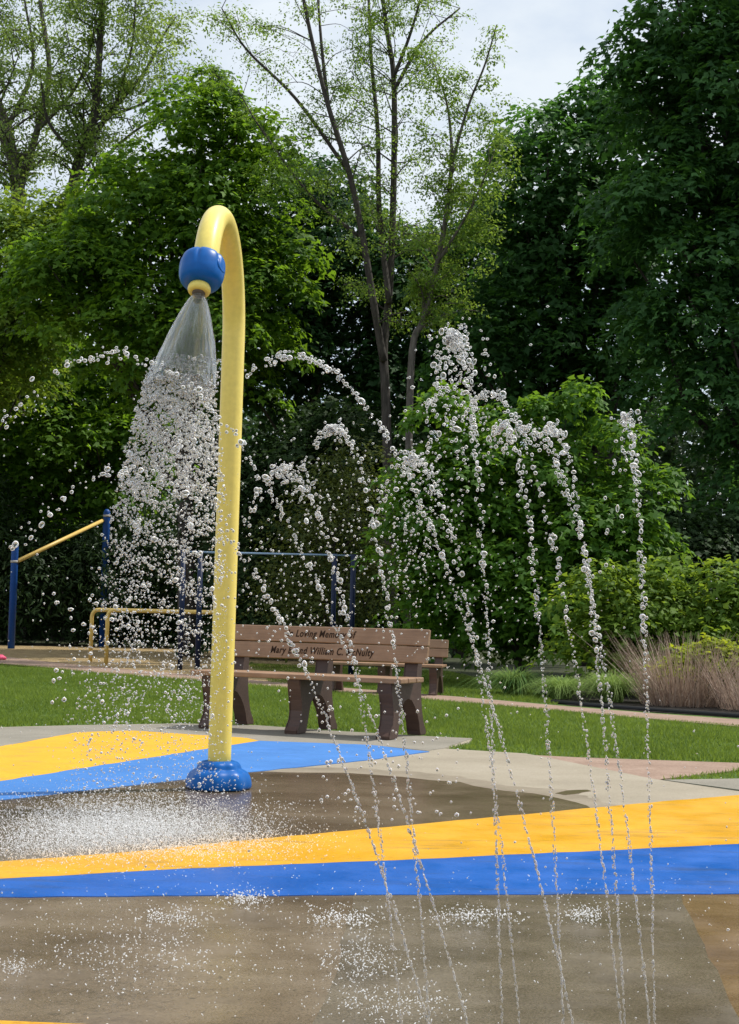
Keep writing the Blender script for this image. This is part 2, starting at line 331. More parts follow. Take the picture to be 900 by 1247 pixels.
# ------------------------------------------------------------------ leaves
LEAF_LOBED = np.array([(0, 0, 0), (.10, .36, -.06), (.40, .50, -.16), (.46, .22, -.04), (1, 0, -.22), (.46, -.22, -.04), (.40, -.50, -.16), (.10, -.36, -.06)], float)
LEAF_SIX = np.array([(0, 0, 0), (.28, .46, -.12), (.50, .20, -.04), (1, 0, -.22), (.50, -.20, -.04), (.28, -.46, -.12)], float)
LEAF_KITE = np.array([(0, 0, 0), (.4, .26, -.05), (1, 0, -.18), (.4, -.26, -.05)], float)
LEAF_LONG = np.array([(0, 0, 0), (.35, .14, -.02), (1, 0, -.25), (.35, -.14, -.02)], float)
def unit(a): return a / np.maximum(np.linalg.norm(a, axis=-1, keepdims=True), 1e-9)
def leaf_mesh(name, P, Nn, size, tone, tmpl, m, parent=None, droop=.5):
    n = len(P); Nn = unit(Nn)
    T = RNG.normal(size=(n, 3)); T[:, 2] -= droop
    T = unit(T - Nn * (T * Nn).sum(1, keepdims=True)); B = np.cross(Nn, T); k = len(tmpl)
    V = P[:, None, :] + size[:, None, None] * (tmpl[None, :, 0, None] * T[:, None, :] + tmpl[None, :, 1, None] * B[:, None, :] + tmpl[None, :, 2, None] * Nn[:, None, :])
    return np_mesh(name, V.reshape(-1, 3), np.arange(n * k), np.arange(n) * k, m, parent, False, np.repeat(np.clip(tone, 0, 1), k))
def pad_leaves(C, pr, n_spray, n_leaf, up=.8, flat=.45, spray_r=.16, shell=.55, out=None):
    "leaf sprays over the domed top of each bough C (N x 3); returns positions, normals, tones"
    n = len(C); v = unit(RNG.normal(size=(n, n_spray, 3)) + np.array([0, -.15, .45]))
    rr = RNG.uniform(shell, 1, (n, n_spray, 1)) ** .6
    off = v * rr * pr[:, None, None] * np.array([1, 1, flat])
    if out is not None:                      # boughs reach outwards and hang at their tips
        al = (off * out[:, None, :]).sum(-1, keepdims=True)
        off = off + out[:, None, :] * al * .35; off[..., 2] -= .45 * al[..., 0]
    off[..., 2] -= .3 * (off[..., 0] ** 2 + off[..., 1] ** 2) / pr[:, None]
    SP = C[:, None, :] + off; SN = unit(v * .7 + np.array([0, 0, up]) + RNG.normal(size=v.shape) * .2)
    st = RNG.normal(.45, .2, (n, n_spray)) + RNG.normal(0, .13, (n, 1))
    j = RNG.normal(size=(n, n_spray, n_leaf, 3)) * spray_r
    j -= SN[:, :, None, :] * (j * SN[:, :, None, :]).sum(-1, keepdims=True) * .75
    P = SP[:, :, None, :] + j
    NN = SN[:, :, None, :] + RNG.normal(size=P.shape) * .26
    tn = st[:, :, None] + RNG.normal(0, .14, P.shape[:3])
    return P.reshape(-1, 3), NN.reshape(-1, 3), tn.ravel()
def ell_world(e, d, yr=1.0):
    cx, cy, rx, ry = e[:4]; dd = d + (e[4] if len(e) > 4 else 0)
    c = at(cx, cy, dd); s = dd / F_PX
    return np.array(c), np.array([rx * s, rx * s * yr, ry * s])
def crown_points(ells, d, n_pads, inner=.22, yr=.85, back=.35, low=.5, gap=.5):
    vol = np.array([e[2] * e[3] for e in ells], float); vol /= vol.sum(); P = []; O = []
    cs = [ell_world(e, d, yr) for e in ells]; mc = np.mean([c for c, r in cs], 0)
    for e, w, (c, r) in zip(ells, vol, cs):
        k = int(n_pads * w * 3) + 3
        u = unit(RNG.normal(size=(k * 4, 3)))
        keep = ((u[:, 1] < .3) | (RNG.random(len(u)) < back)) & ((u[:, 2] > -.45) | (RNG.random(len(u)) < low))
        u = u[keep][:k]; f = np.where(RNG.random(len(u)) < inner, RNG.uniform(.2, .75, len(u)), RNG.uniform(.8, 1.0, len(u)))
        P.append(c + u * r * f[:, None]); O.append(u)
    P = np.concatenate(P); O = np.concatenate(O); o = RNG.permutation(len(P)); P, O = P[o], O[o]
    kept = []
    for i in range(len(P)):
        if P[i, 2] < .25: continue
        if kept and (((P[kept] - P[i]) * np.array([1, 1, 1.5])) ** 2).sum(1).min() < gap * gap: continue
        kept.append(i)
        if len(kept) >= n_pads: break
    O = O[kept] * np.array([1, 1, 0]); O = O / np.maximum(np.linalg.norm(O, axis=1, keepdims=True), .3)
    return P[kept], O

def limb_tubes(bm, base, tops, r0, rg, n=7):
    for t in tops:
        t = Vector(t); mid = base.lerp(t, .5) + Vector((rg.uniform(-.3, .3), rg.uniform(-.3, .3), -.12 * (t - base).length))
        pts = spline([base, mid, t], 5); k = len(pts)
        tube_bm(bm, pts, [r0 * (1 - .85 * i / (k - 1)) for i in range(k)], n, False)

def broad_tree(name, label, cat, d, ells, n_pads, pr, n_spray, n_leaf, leaf, m, tmpl, trunk_px, trunk_r, group=None, up=.8, spray_r=.16, limbs=26, bark='bark_dark', flat=.45, inner=.22, droop=.5, low=.5, gap=.85, shell=.6):
    base = at(trunk_px[0], trunk_px[1], d); base.z = -.02
    root = empty(name, base); tag(root, label, cat, group)
    C, O = crown_points(ells, d, n_pads, inner, low=low, gap=pr * gap)
    prs = pr * RNG.uniform(.65, 1.35, len(C))
    P, N, T = pad_leaves(C, prs, n_spray, n_leaf, up, flat, spray_r, shell, O)
    ok = P[:, 2] > .06; P, N, T = P[ok], N[ok], T[ok]
    b = np.array(base)
    leaf_mesh('crown', P - b, N, leaf * RNG.uniform(.65, 1.25, len(P)), T, tmpl, m, root, droop)
    rg = random.Random(len(C)); bm = bmesh.new()
    ctr = ell_world(ells[0], d)[0]; top = Vector(ctr - b)
    mid = Vector((top.x * .25 + rg.uniform(-.2, .2), top.y * .25, top.z * .45))
    pts = spline([Vector((0, 0, 0)), mid, top], 6); k = len(pts)
    tube_bm(bm, pts, [trunk_r * (1 - .75 * i / (k - 1)) for i in range(k)], 10)
    idx = RNG.permutation(len(C))[:limbs]
    for q in idx:
        t = Vector(C[q] - b); a = max(2, min(k - 2, int(k * (t.z / max(top.z, .1)) * .7)))
        limb_tubes(bm, pts[a], [t], trunk_r * .33, rg)
    from_bm('trunk', bm, M[bark], root, True)
    return root

# far thicket closing the view between the trunks: one dark mass
def thicket():
    n = 5200; x = RNG.uniform(-22, 22, n); y = RNG.uniform(43, 54, n)
    z = RNG.random(n) ** 1.15 * (8.0 + 1.2 * np.sin(x * .7) + .8 * np.sin(x * 1.9 + 1)) + .15
    P, N, T = pad_leaves(np.stack([x, y, z], 1), RNG.uniform(.6, 1.1, n), 10, 4, .5, .6, .2, .3)
    P[:, 2] = np.maximum(P[:, 2], .05)
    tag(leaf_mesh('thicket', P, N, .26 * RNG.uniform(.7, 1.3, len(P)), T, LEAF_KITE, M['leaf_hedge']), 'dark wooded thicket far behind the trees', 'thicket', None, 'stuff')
thicket()

# ---- leafy trees
broad_tree('maple_tree', 'bright green maple behind the yellow arch, its rounded top peaking left of centre', 'tree', 30,
    [(228, 270, 80, 90), (255, 150, 45, 68), (165, 245, 58, 68), (300, 200, 50, 85), (115, 340, 90, 75), (230, 400, 120, 90), (310, 330, 60, 80)], 190, .60, 40, 7, .155, M['leaf_left'], LEAF_SIX, (230, 790), .22, limbs=34, spray_r=.13, gap=1.0, flat=.4)
broad_tree('maple_tree', 'low spreading leafy tree at the left edge above the slanted yellow bar', 'tree', 39,
    [(80, 520, 105, 80), (20, 600, 90, 60), (150, 580, 60, 50), (40, 450, 80, 60), (140, 470, 60, 50)], 95, .78, 36, 7, .19, M['leaf_left'], LEAF_SIX, (185, 786), .14, limbs=24, spray_r=.16)
broad_tree('maple_tree', 'small pale leafed tree at left edge below the thin tall trees', 'tree', 34,
    [(20, 370, 80, 80), (70, 305, 60, 50), (20, 285, 60, 45), (105, 270, 40, 40), (-30, 440, 70, 70)], 85, .62, 36, 7, .15, M['leaf_low'], LEAF_SIX, (-60, 788), .14, limbs=16, spray_r=.15)
broad_tree('maple_tree', 'dark shaded maple between the yellow pole and the tall thin trunks', 'tree', 33,
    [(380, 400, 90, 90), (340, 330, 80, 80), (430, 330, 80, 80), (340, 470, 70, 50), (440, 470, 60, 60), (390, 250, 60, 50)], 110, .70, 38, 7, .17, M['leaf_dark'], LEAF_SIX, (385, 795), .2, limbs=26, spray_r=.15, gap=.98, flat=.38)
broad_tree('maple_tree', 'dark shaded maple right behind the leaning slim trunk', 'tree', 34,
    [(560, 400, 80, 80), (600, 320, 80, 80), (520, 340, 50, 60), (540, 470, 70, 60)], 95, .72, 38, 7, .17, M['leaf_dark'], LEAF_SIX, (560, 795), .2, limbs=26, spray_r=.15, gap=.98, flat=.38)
broad_tree('maple_tree', 'dark green maple with a sunlit top right of the thin tree', 'tree', 30,
    [(690, 200, 85, 90), (660, 290, 80, 80), (735, 290, 90, 90), (650, 400, 90, 90), (750, 420, 90, 80), (690, 480, 90, 50), (740, 150, 50, 60)], 180, .68, 42, 7, .165, M['leaf_right'], LEAF_SIX, (715, 800), .25, limbs=34, spray_r=.14, inner=.1, gap=1.02, flat=.36)
broad_tree('maple_tree', 'huge dark maple towering over the right edge of the photo', 'tree', 25.5,
    [(880, 110, 120, 110), (840, 60, 85, 75), (850, 260, 115, 100), (930, 300, 100, 120), (850, 400, 95, 70), (900, 480, 90, 70), (940, 560, 70, 60), (810, 180, 60, 70), (920, -60, 120, 80)], 230, .60, 42, 7, .15, M['leaf_right'], LEAF_SIX, (930, 815), .28, limbs=40, spray_r=.125, inner=.1, gap=1.02, flat=.36)

# ---- thin airy trees: traced stems, random twigs, small leaves
def airy_tree(name, label, d, stems, n_tw, tw_len, cl, leaf, m, bark, clusters, n_leaf, group, tmpl=LEAF_KITE, seed=1, tw_from=.35):
    base = at(*stems[0][0][0], d); base.z = -.02
    root = empty(name, base); tag(root, label, 'tree', group); b = np.array(base)
    rg = random.Random(seed); bm = bmesh.new(); tips = []
    for si, (pts, r0, r1, dd) in enumerate(stems):
        W = []
        for i, p in enumerate(pts):
            q = at(p[0], p[1], d + dd * i / max(1, len(pts) - 1)); W.append(q)
        if si == 0: W[0].z = -.02
        P = [p - base for p in spline(W, 6)]; k = len(P)
        tube_bm(bm, P, [(r0 + (r1 - r0) * i / (k - 1)) for i in range(k)], 9)
        L = sum((a - c).length for a, c in zip(P, P[1:]))
        for _ in range(int(n_tw * L)):
            i = rg.randrange(int(k * tw_from) if si == 0 else int(k * .12), k); p = P[i]
            ax = Vector((rg.gauss(0, 1), rg.gauss(0, .8), rg.uniform(.0, 1.0))).normalized(); ln = tw_len * rg.uniform(.4, 1.2)
            rr = max(.008, (r0 + (r1 - r0) * i / (k - 1)) * .3)
            mid = p + ax * ln * .5 + Vector((0, 0, .12 * ln)); end = p + ax * ln + Vector((rg.uniform(-.2, .2), 0, rg.uniform(-.15, .35) * ln))
            tube_bm(bm, spline([p, mid, end], 4), [rr, rr * .9, rr * .8, rr * .7, rr * .6, rr * .5, rr * .45, rr * .4, rr * .35], 5, False)
            for _ in range(2):
                e2 = mid.lerp(end, rg.random()); e3 = e2 + Vector((rg.gauss(0, 1), rg.gauss(0, 1), rg.gauss(.2, .6))).normalized() * ln * .45
                tube_bm(bm, [e2, e2.lerp(e3, .5), e3], [rr * .5, rr * .4, rr * .3], 4, False); tips.append(e3); tips.append(e2.lerp(e3, .5))
            tips += [end, mid.lerp(end, .6)]
    from_bm('trunk', bm, M[bark], root, True)
    C = np.array([tuple(t) for t in tips]); pr = cl * RNG.uniform(.5, 1.3, len(C))
    P1, N1, T1 = pad_leaves(C, pr, 7, n_leaf, .5, .5, cl * .28)
    Ps, Ns, Ts = [P1], [N1], [T1]
    for e in clusters:                       # thicker clouds of foliage seen in the photograph
        c, r = ell_world(e[:5], d); k = e[5]
        u = unit(RNG.normal(size=(k, 3))) * RNG.uniform(.25, 1, (k, 1)) ** .5
        P2, N2, T2 = pad_leaves(c + u * r - b, cl * RNG.uniform(.7, 1.4, k), 9, n_leaf, .5, .4, cl * .3)
        Ps.append(P2); Ns.append(N2); Ts.append(T2)
    P = np.concatenate(Ps); N = np.concatenate(Ns); T = np.concatenate(Ts)
    leaf_mesh('crown', P, N, leaf * RNG.uniform(.6, 1.3, len(P)), T, tmpl, m, root, .7)
    return root
TG = 'tall airy trees'
airy_tree('locust_tree', 'tall thin locust with forking dark trunks rising in the middle of the photo', 27,
    [([(478, 800), (470, 500), (467, 430), (472, 380), (477, 300), (480, 180), (479, 90), (470, 30), (462, -40)], .095, .036, .6),
     ([(467, 440), (455, 370), (440, 280), (425, 210), (400, 130), (380, 50), (362, -40)], .075, .03, -.8),
     ([(474, 370), (462, 260), (460, 160), (452, 70), (448, -30)], .06, .026, 1.2),
     ([(479, 95), (500, 40), (520, -30)], .04, .015, -.4), ([(480, 110), (515, 50), (560, 10)], .04, .015, .5),
     ([(425, 210), (360, 120), (300, 60), (270, 10)], .04, .012, -.8), ([(440, 290), (380, 240), (320, 160), (290, 110)], .035, .012, .8),
     ([(400, 130), (392, 60), (385, -30)], .04, .02, .6)],
    3.1, 1.0, .26, .058, M['leaf_olive'], 'bark_dark', [(400, 245, 65, 50, 0, 22), (345, 215, 50, 35, 0, 16), (440, 330, 40, 50, -1, 14), (350, 60, 70, 60, 0, 8), (420, 130, 50, 50, 0, 12), (530, 250, 40, 60, 1, 14), (455, 230, 35, 60, 1, 10)], 4, TG, seed=3)
airy_tree('locust_tree', 'slim leaning tree with a pale trunk and olive leaves right of the forked locust', 26,
    [([(495, 800), (500, 455), (515, 390), (533, 320), (545, 250), (551, 190)], .07, .04, .3), ([(551, 190), (545, 130), (530, 80)], .03, .012, .3), ([(550, 200), (570, 130), (590, 80), (605, 30)], .03, .012, -.4), ([(533, 320), (575, 250), (600, 190)], .03, .012, -.6)],
    4.6, .75, .24, .062, M['leaf_olive'], 'bark', [(585, 220, 38, 75, 0, 30), (565, 300, 45, 40, 0, 16), (605, 160, 25, 50, 0, 10), (520, 370, 30, 40, 0, 6)], 5, TG, seed=5)
airy_tree('willow_tree', 'tall pale green tree with a crooked trunk at the far left edge', 43,
    [([(20, 780), (20, 300), (22, 230), (5, 150), (-15, 90), (-30, 0)], .28, .09, 0), ([(22, 240), (45, 160), (60, 90), (50, 10), (45, -40)], .12, .04, 1), ([(45, 160), (90, 110), (110, 60), (120, 0)], .06, .02, -1), ([(8, 160), (40, 80), (30, 0)], .08, .03, 1)],
    2.9, 1.5, .44, .11, M['leaf_pale'], 'bark', [(40, 60, 80, 70, 0, 16), (-10, 20, 60, 60, 0, 8), (30, 250, 60, 40, 0, 8)], 4, TG, seed=8)
airy_tree('willow_tree', 'tall pale green tree with spreading bare limbs against the sky, left of the maple top', 42,
    [([(70, 780), (75, 290), (84, 250), (100, 180), (115, 140), (120, 80), (125, 0), (128, -40)], .22, .06, 0), ([(84, 255), (95, 200), (60, 150), (50, 100)], .08, .03, -1), ([(100, 185), (140, 130), (175, 90), (195, 50), (215, 20)], .09, .02, 1), ([(115, 145), (165, 130), (200, 110), (225, 90)], .05, .015, 0), ([(95, 240), (130, 190), (180, 150), (215, 150)], .06, .02, 1), ([(140, 130), (160, 60), (165, 0)], .05, .02, 0)],
    3.1, 1.4, .42, .11, M['leaf_pale'], 'bark_dark', [(130, 30, 70, 40, 0, 10), (190, 40, 50, 45, 0, 8), (205, 110, 40, 40, 0, 4)], 4, TG, seed=9)

# ---- shrubs
broad_tree('leafy_shrub', 'tall sunlit green shrub behind the water jets, with an upright leafy shoot', 'shrub', 20.5,
    [(590, 665, 78, 75), (690, 655, 66, 80), (585, 565, 60, 46), (680, 580, 52, 46), (745, 660, 52, 50), (530, 620, 55, 80), (650, 732, 115, 56), (702, 486, 12, 34), (560, 700, 70, 80), (775, 585, 34, 14), (800, 580, 16, 8), (785, 655, 30, 10), (540, 492, 30, 26), (655, 512, 16, 24), (606, 508, 18, 16), (742, 528, 16, 18), (725, 600, 50, 26)], 215, .34, 34, 6, .118, M['leaf_shrub'], LEAF_SIX, (640, 830), .07, spray_r=.085, limbs=36, inner=.2, gap=1.0, flat=.4)
broad_tree('leafy_shrub', 'olive brown twiggy shrub beyond the bench, seen through the spray', 'shrub', 25,
    [(400, 640, 60, 80), (440, 590, 40, 60), (380, 720, 60, 60), (450, 700, 50, 70)], 85, .42, 26, 6, .08, M['leaf_brown'], LEAF_KITE, (410, 805), .06, spray_r=.14, limbs=24, inner=.3)
broad_tree('leafy_shrub', 'low yellow green shrub spreading along the right edge behind the planting bed', 'shrub', 18.2,
    [(790, 745, 50, 40), (860, 742, 50, 26), (745, 775, 50, 45), (915, 728, 50, 40), (830, 790, 90, 36), (735, 712, 30, 18), (815, 705, 22, 14), (775, 700, 20, 16), (880, 700, 20, 14)], 120, .34, 34, 6, .10, M['leaf_low'], LEAF_SIX, (830, 838), .05, spray_r=.10, limbs=30, inner=.2, gap=.95, flat=.4)
broad_tree('leafy_shrub', 'bright golden leaved bush behind the dry grass clump', 'shrub', 16.6,
    [(868, 797, 32, 13), (838, 805, 22, 11), (905, 800, 28, 14)], 80, .16, 22, 5, .07, M['leaf_gold'], LEAF_SIX, (868, 846), .03, spray_r=.05, limbs=14)
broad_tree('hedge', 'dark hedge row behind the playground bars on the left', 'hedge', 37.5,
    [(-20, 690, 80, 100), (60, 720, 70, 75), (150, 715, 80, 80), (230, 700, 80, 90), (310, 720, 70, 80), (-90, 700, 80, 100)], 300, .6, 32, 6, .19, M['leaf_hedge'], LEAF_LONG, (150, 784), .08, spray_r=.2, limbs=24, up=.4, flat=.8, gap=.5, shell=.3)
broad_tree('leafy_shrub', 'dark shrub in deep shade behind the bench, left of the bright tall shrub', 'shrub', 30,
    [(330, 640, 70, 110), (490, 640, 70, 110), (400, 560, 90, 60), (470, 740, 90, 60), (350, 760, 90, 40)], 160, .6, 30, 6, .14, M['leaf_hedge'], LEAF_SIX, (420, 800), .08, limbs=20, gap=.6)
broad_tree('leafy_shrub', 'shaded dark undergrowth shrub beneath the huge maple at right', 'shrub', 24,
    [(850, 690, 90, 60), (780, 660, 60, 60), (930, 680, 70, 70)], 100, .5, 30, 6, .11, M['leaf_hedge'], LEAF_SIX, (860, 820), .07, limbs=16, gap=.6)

# ---- tufts of blades
def tuft(name, label, cat, px, py, n, h, spread, w, m, lean=.5, tone0=.5, group=None, up=False):
    base = G(px, py); root_name = name
    a = RNG.uniform(0, 2 * np.pi, n); r = spread * np.sqrt(RNG.random(n)); ln = h * (RNG.uniform(.25, 1.1, n) if up else RNG.uniform(.55, 1.1, n))
    b0 = np.stack([r * np.cos(a), r * np.sin(a), np.zeros(n)], 1)
    a2 = a + RNG.normal(0, .6, n); le = lean * (.25 + r / spread) * RNG.uniform(.4, 1.3, n)
    dirx = np.stack([np.cos(a2), np.sin(a2), np.zeros(n)], 1)
    side = np.stack([-np.sin(a2 + RNG.normal(0, .8, n)), np.cos(a2), np.zeros(n)], 1); side = unit(side)
    K = 5; V = []; t = np.linspace(0, 1, K)
    for i in range(K):
        z = ln * (np.sin(t[i] * 1.35 * (1 if not up else .9)) / (1.0)) if not up else ln * t[i]
        c = b0 + dirx * (le * ln * t[i] ** (1.7 if not up else 1.2))[:, None] + np.array([0, 0, 1]) * z[:, None]
        if not up: c[:, 2] -= (le * ln * t[i] ** 3 * .55)
        ww = w * (1 - t[i] ** 1.5 * .85)
        V.append(c - side * ww); V.append(c + side * ww)
    V = np.stack(V, 1).reshape(-1, 3); V[:, 2] = np.maximum(V[:, 2], -.01)
    q = []
    for i in range(K - 1): q += [2 * i, 2 * i + 1, 2 * i + 3, 2 * i + 2]
    L = (np.arange(n)[:, None] * 2 * K + np.array(q)[None]).ravel()
    tone = np.repeat(np.clip(RNG.normal(tone0, .25, n), 0, 1), 2 * K)
    o = np_mesh(name, V, L, np.arange(n * (K - 1)) * 4, m, None, True, tone); o.location = base
    return tag(o, label, cat, group)
tuft('dry_grass_clump', 'dry tan ornamental grass clump with upright stalks in the black mulch bed', 'ornamental grass', 832, 859, 880, .76, .46, .0045, M['blade_tan'], .8, up=True)
tuft('dry_grass_clump', 'low brown dry grass clump at the right frame edge beside the tall one', 'ornamental grass', 914, 865, 430, .66, .34, .0045, M['blade_tan'], .75, up=True)
DG = 'green clumps along the bed edge'
tuft('grass_clump', 'rounded dark green grassy clump nearest the footpath bend', 'ornamental grass', 626, 846, 1100, .40, .12, .006, M['blade_green'], 1.25, .3, DG)
tuft('grass_clump', 'light green grassy clump right of the rounded dark one', 'ornamental grass', 683, 851, 950, .34, .11, .005, M['blade_green'], 1.25, .8, DG)
tuft('grass_clump', 'yellowish green grassy clump touching the dry tan grass', 'ornamental grass', 745, 855, 950, .44, .12, .005, M['blade_green'], 1.1, .95, DG)

# ---- lawn blades
def inside(P, poly):
    x, y = P[:, 0], P[:, 1]; r = np.zeros(len(P), bool); k = len(poly)
    for i in range(k):
        (x1, y1), (x2, y2) = poly[i], poly[(i + 1) % k]
        c = ((y1 > y) != (y2 > y)) & (x < (x2 - x1) * (y - y1) / (y2 - y1 + 1e-12) + x1); r ^= c
    return r
def lawn_blades(n, regions, h, name='grass'):
    x = RNG.uniform(-9, 6.5, n * 5); y = RNG.uniform(8.5, 27, n * 5)
    P = np.stack([x, y, np.zeros_like(x)], 1); uv = project(P); ok = np.zeros(len(P), bool)
    for rgn in regions: ok |= inside(uv, rgn)
    ok &= RNG.random(len(P)) < np.clip((12 / y) ** 1.1, 0, 1)
    P = P[ok][:n]; n = len(P)
    hh = h * RNG.uniform(.5, 1.2, n) * (1 + .25 * np.sin(P[:, 0] * 3 + P[:, 1] * 2)); a = RNG.uniform(0, 2 * np.pi, n); w = RNG.uniform(.003, .006, n)
    d = np.stack([np.cos(a), np.sin(a), np.zeros(n)], 1); ln = RNG.normal(0, .5, (n, 3)) * hh[:, None]; ln[:, 2] = hh
    V = np.stack([P - d * w[:, None], P + d * w[:, None], P + ln], 1).reshape(-1, 3); V[:, 2] -= .004
    patch = .48 + .2 * np.sin(P[:, 0] * 1.7 + 1) * np.sin(P[:, 1] * 1.3) + .16 * np.sin(P[:, 0] * 5.1 + P[:, 1] * 2.3) * np.sin(P[:, 1] * 4.1 + .6) + RNG.normal(0, .25, n)
    o = np_mesh(name, V, np.arange(3 * n), np.arange(n) * 3, M['grass'], None, False, np.repeat(np.clip(patch, 0, 1), 3))
    return tag(o, 'mown green lawn between the splash pad and the path', 'grass', None, 'stuff')
strip = [(-250, 893), (0, 885), (95, 882.5), (220, 880.5), (310, 882.5), (409, 889), (522, 896), (577, 899), (573, 905), (545, 912), (640, 917), (667, 921), (900, 929), (1200, 938), (1200, 912), (900, 884), (800, 876), (690, 866), (560, 855), (400, 842), (250, 829), (120, 819), (60, 813), (0, 808), (-250, 790)]
back = [(330, 832), (400, 836), (560, 848), (680, 858), (640, 836), (600, 830), (545, 818), (420, 812), (300, 808)]
wedge = [(806, 949), (900, 948), (1200, 951), (1200, 945), (900, 938)]
lawn_blades(220000, [strip, back, wedge], .036)

# ------------------------------------------------------------------ shower arch
pole_base = G(266, 962)
PR = .059
def arch():
    root = empty('water_arch', pole_base)
    tag(root, 'tall yellow hooked shower pole with a blue ball head and blue domed foot', 'shower arch')
    D_pole = pole_base.y
    top_c = at(284.5, 410, D_pole + .02) - pole_base          # where the bend starts
    head = at(250.5, 318, 6.71) - pole_base                   # where the tube ends inside the ball
    apex = at(268, 268, 7.35) - pole_base
    z0 = top_c.z; H = apex.z - PR - z0; te = math.pi - math.asin((head.z - z0) / H)
    span = Vector((head.x - top_c.x, head.y - top_c.y, 0)); span = span / ((1 - math.cos(te)) / 2)
    pts = [Vector((0, 0, .05))]
    for i in range(1, 16): pts.append(Vector((top_c.x * i / 16, top_c.y * i / 16, .05 + (z0 - .05) * i / 16)))
    for i in range(0, 41):
        t = te * i / 40
        pts.append(Vector((top_c.x, top_c.y, z0)) + span * (.5 * (1 - math.cos(t))) + Vector((0, 0, H * math.sin(t))))
    tube('pole', pts, PR, M['yellow_paint'], root, 32)
    # blue ball on the tube's end, tilted with it
    hb = at(246, 330, 6.70) - pole_base
    rb = .104
    prof = [(.045, -.086), (.068, -.082), (.089, -.066), (.101, -.037), (.105, .0), (.105, .028), (.100, .054), (.088, .072), (.070, .081), (.052, .084)]
    def lob(r, z, p):
        g = 0
        for k in range(6):
            dp = (p - (k * math.pi / 3 + .38) + math.pi) % (2 * math.pi) - math.pi
            g += math.exp(-(dp / .09) ** 2)
        return r - .010 * g * math.exp(-((z - .045) / .05) ** 2)
    P2 = [Vector((r, 0, z)) for r, z in prof]; P2 = spline(P2, 4)
    ball = lathe('shower_ball', [(max(v.x, .001), v.z) for v in P2], M['blue_gloss'], root, 96, lob)
    ball.location = hb; ball.rotation_euler = (R(-24), R(3), 0)
    # round dished knob on the ball's right flank
    dish = lathe('ball_plug', [(.001, .0), (.03, .0), (.036, .004), (.036, .012), (.028, .016), (.024, .010), (.001, .008)], M['blue_gloss'], ball, 32)
    dish.location = (.079, -.034, .010); dish.rotation_euler = (0, R(80), R(-22))
    ring = lathe('nozzle_ring', [(.030, -.125), (.040, -.127), (.049, -.120), (.053, -.108), (.052, -.095), (.047, -.084), (.03, -.080)], M['yellow_paint'], root, 48)
    ring.location = hb; ring.rotation_euler = ball.rotation_euler
    noz = lathe('nozzle', [(.016, -.136), (.029, -.134), (.031, -.120), (.029, -.10)], M['nozzle_dark'], root, 32)
    noz.location = hb; noz.rotation_euler = ball.rotation_euler
    # foot cover: scalloped skirt and raised crown
    def scal(r, z, p): return r * (1 + .035 * math.cos(p * 8) * (1 if r > .07 else 0))
    pr = [(.158, .0), (.162, .010), (.162, .030), (.156, .055), (.142, .078), (.122, .092), (.112, .098), (.104, .118), (.092, .130), (.075, .136), (.060, .137)]
    pr2 = spline([Vector((r, 0, z)) for r, z in pr], 3)
    lathe('foot_cover', [(v.x, v.z + .012) for v in pr2], M['blue_gloss'], root, 96, scal)
    return root, pole_base + hb + Vector((-.006, -.13 * math.sin(R(24)), -.13 * math.cos(R(24))))
arch_root, NOZ = arch()

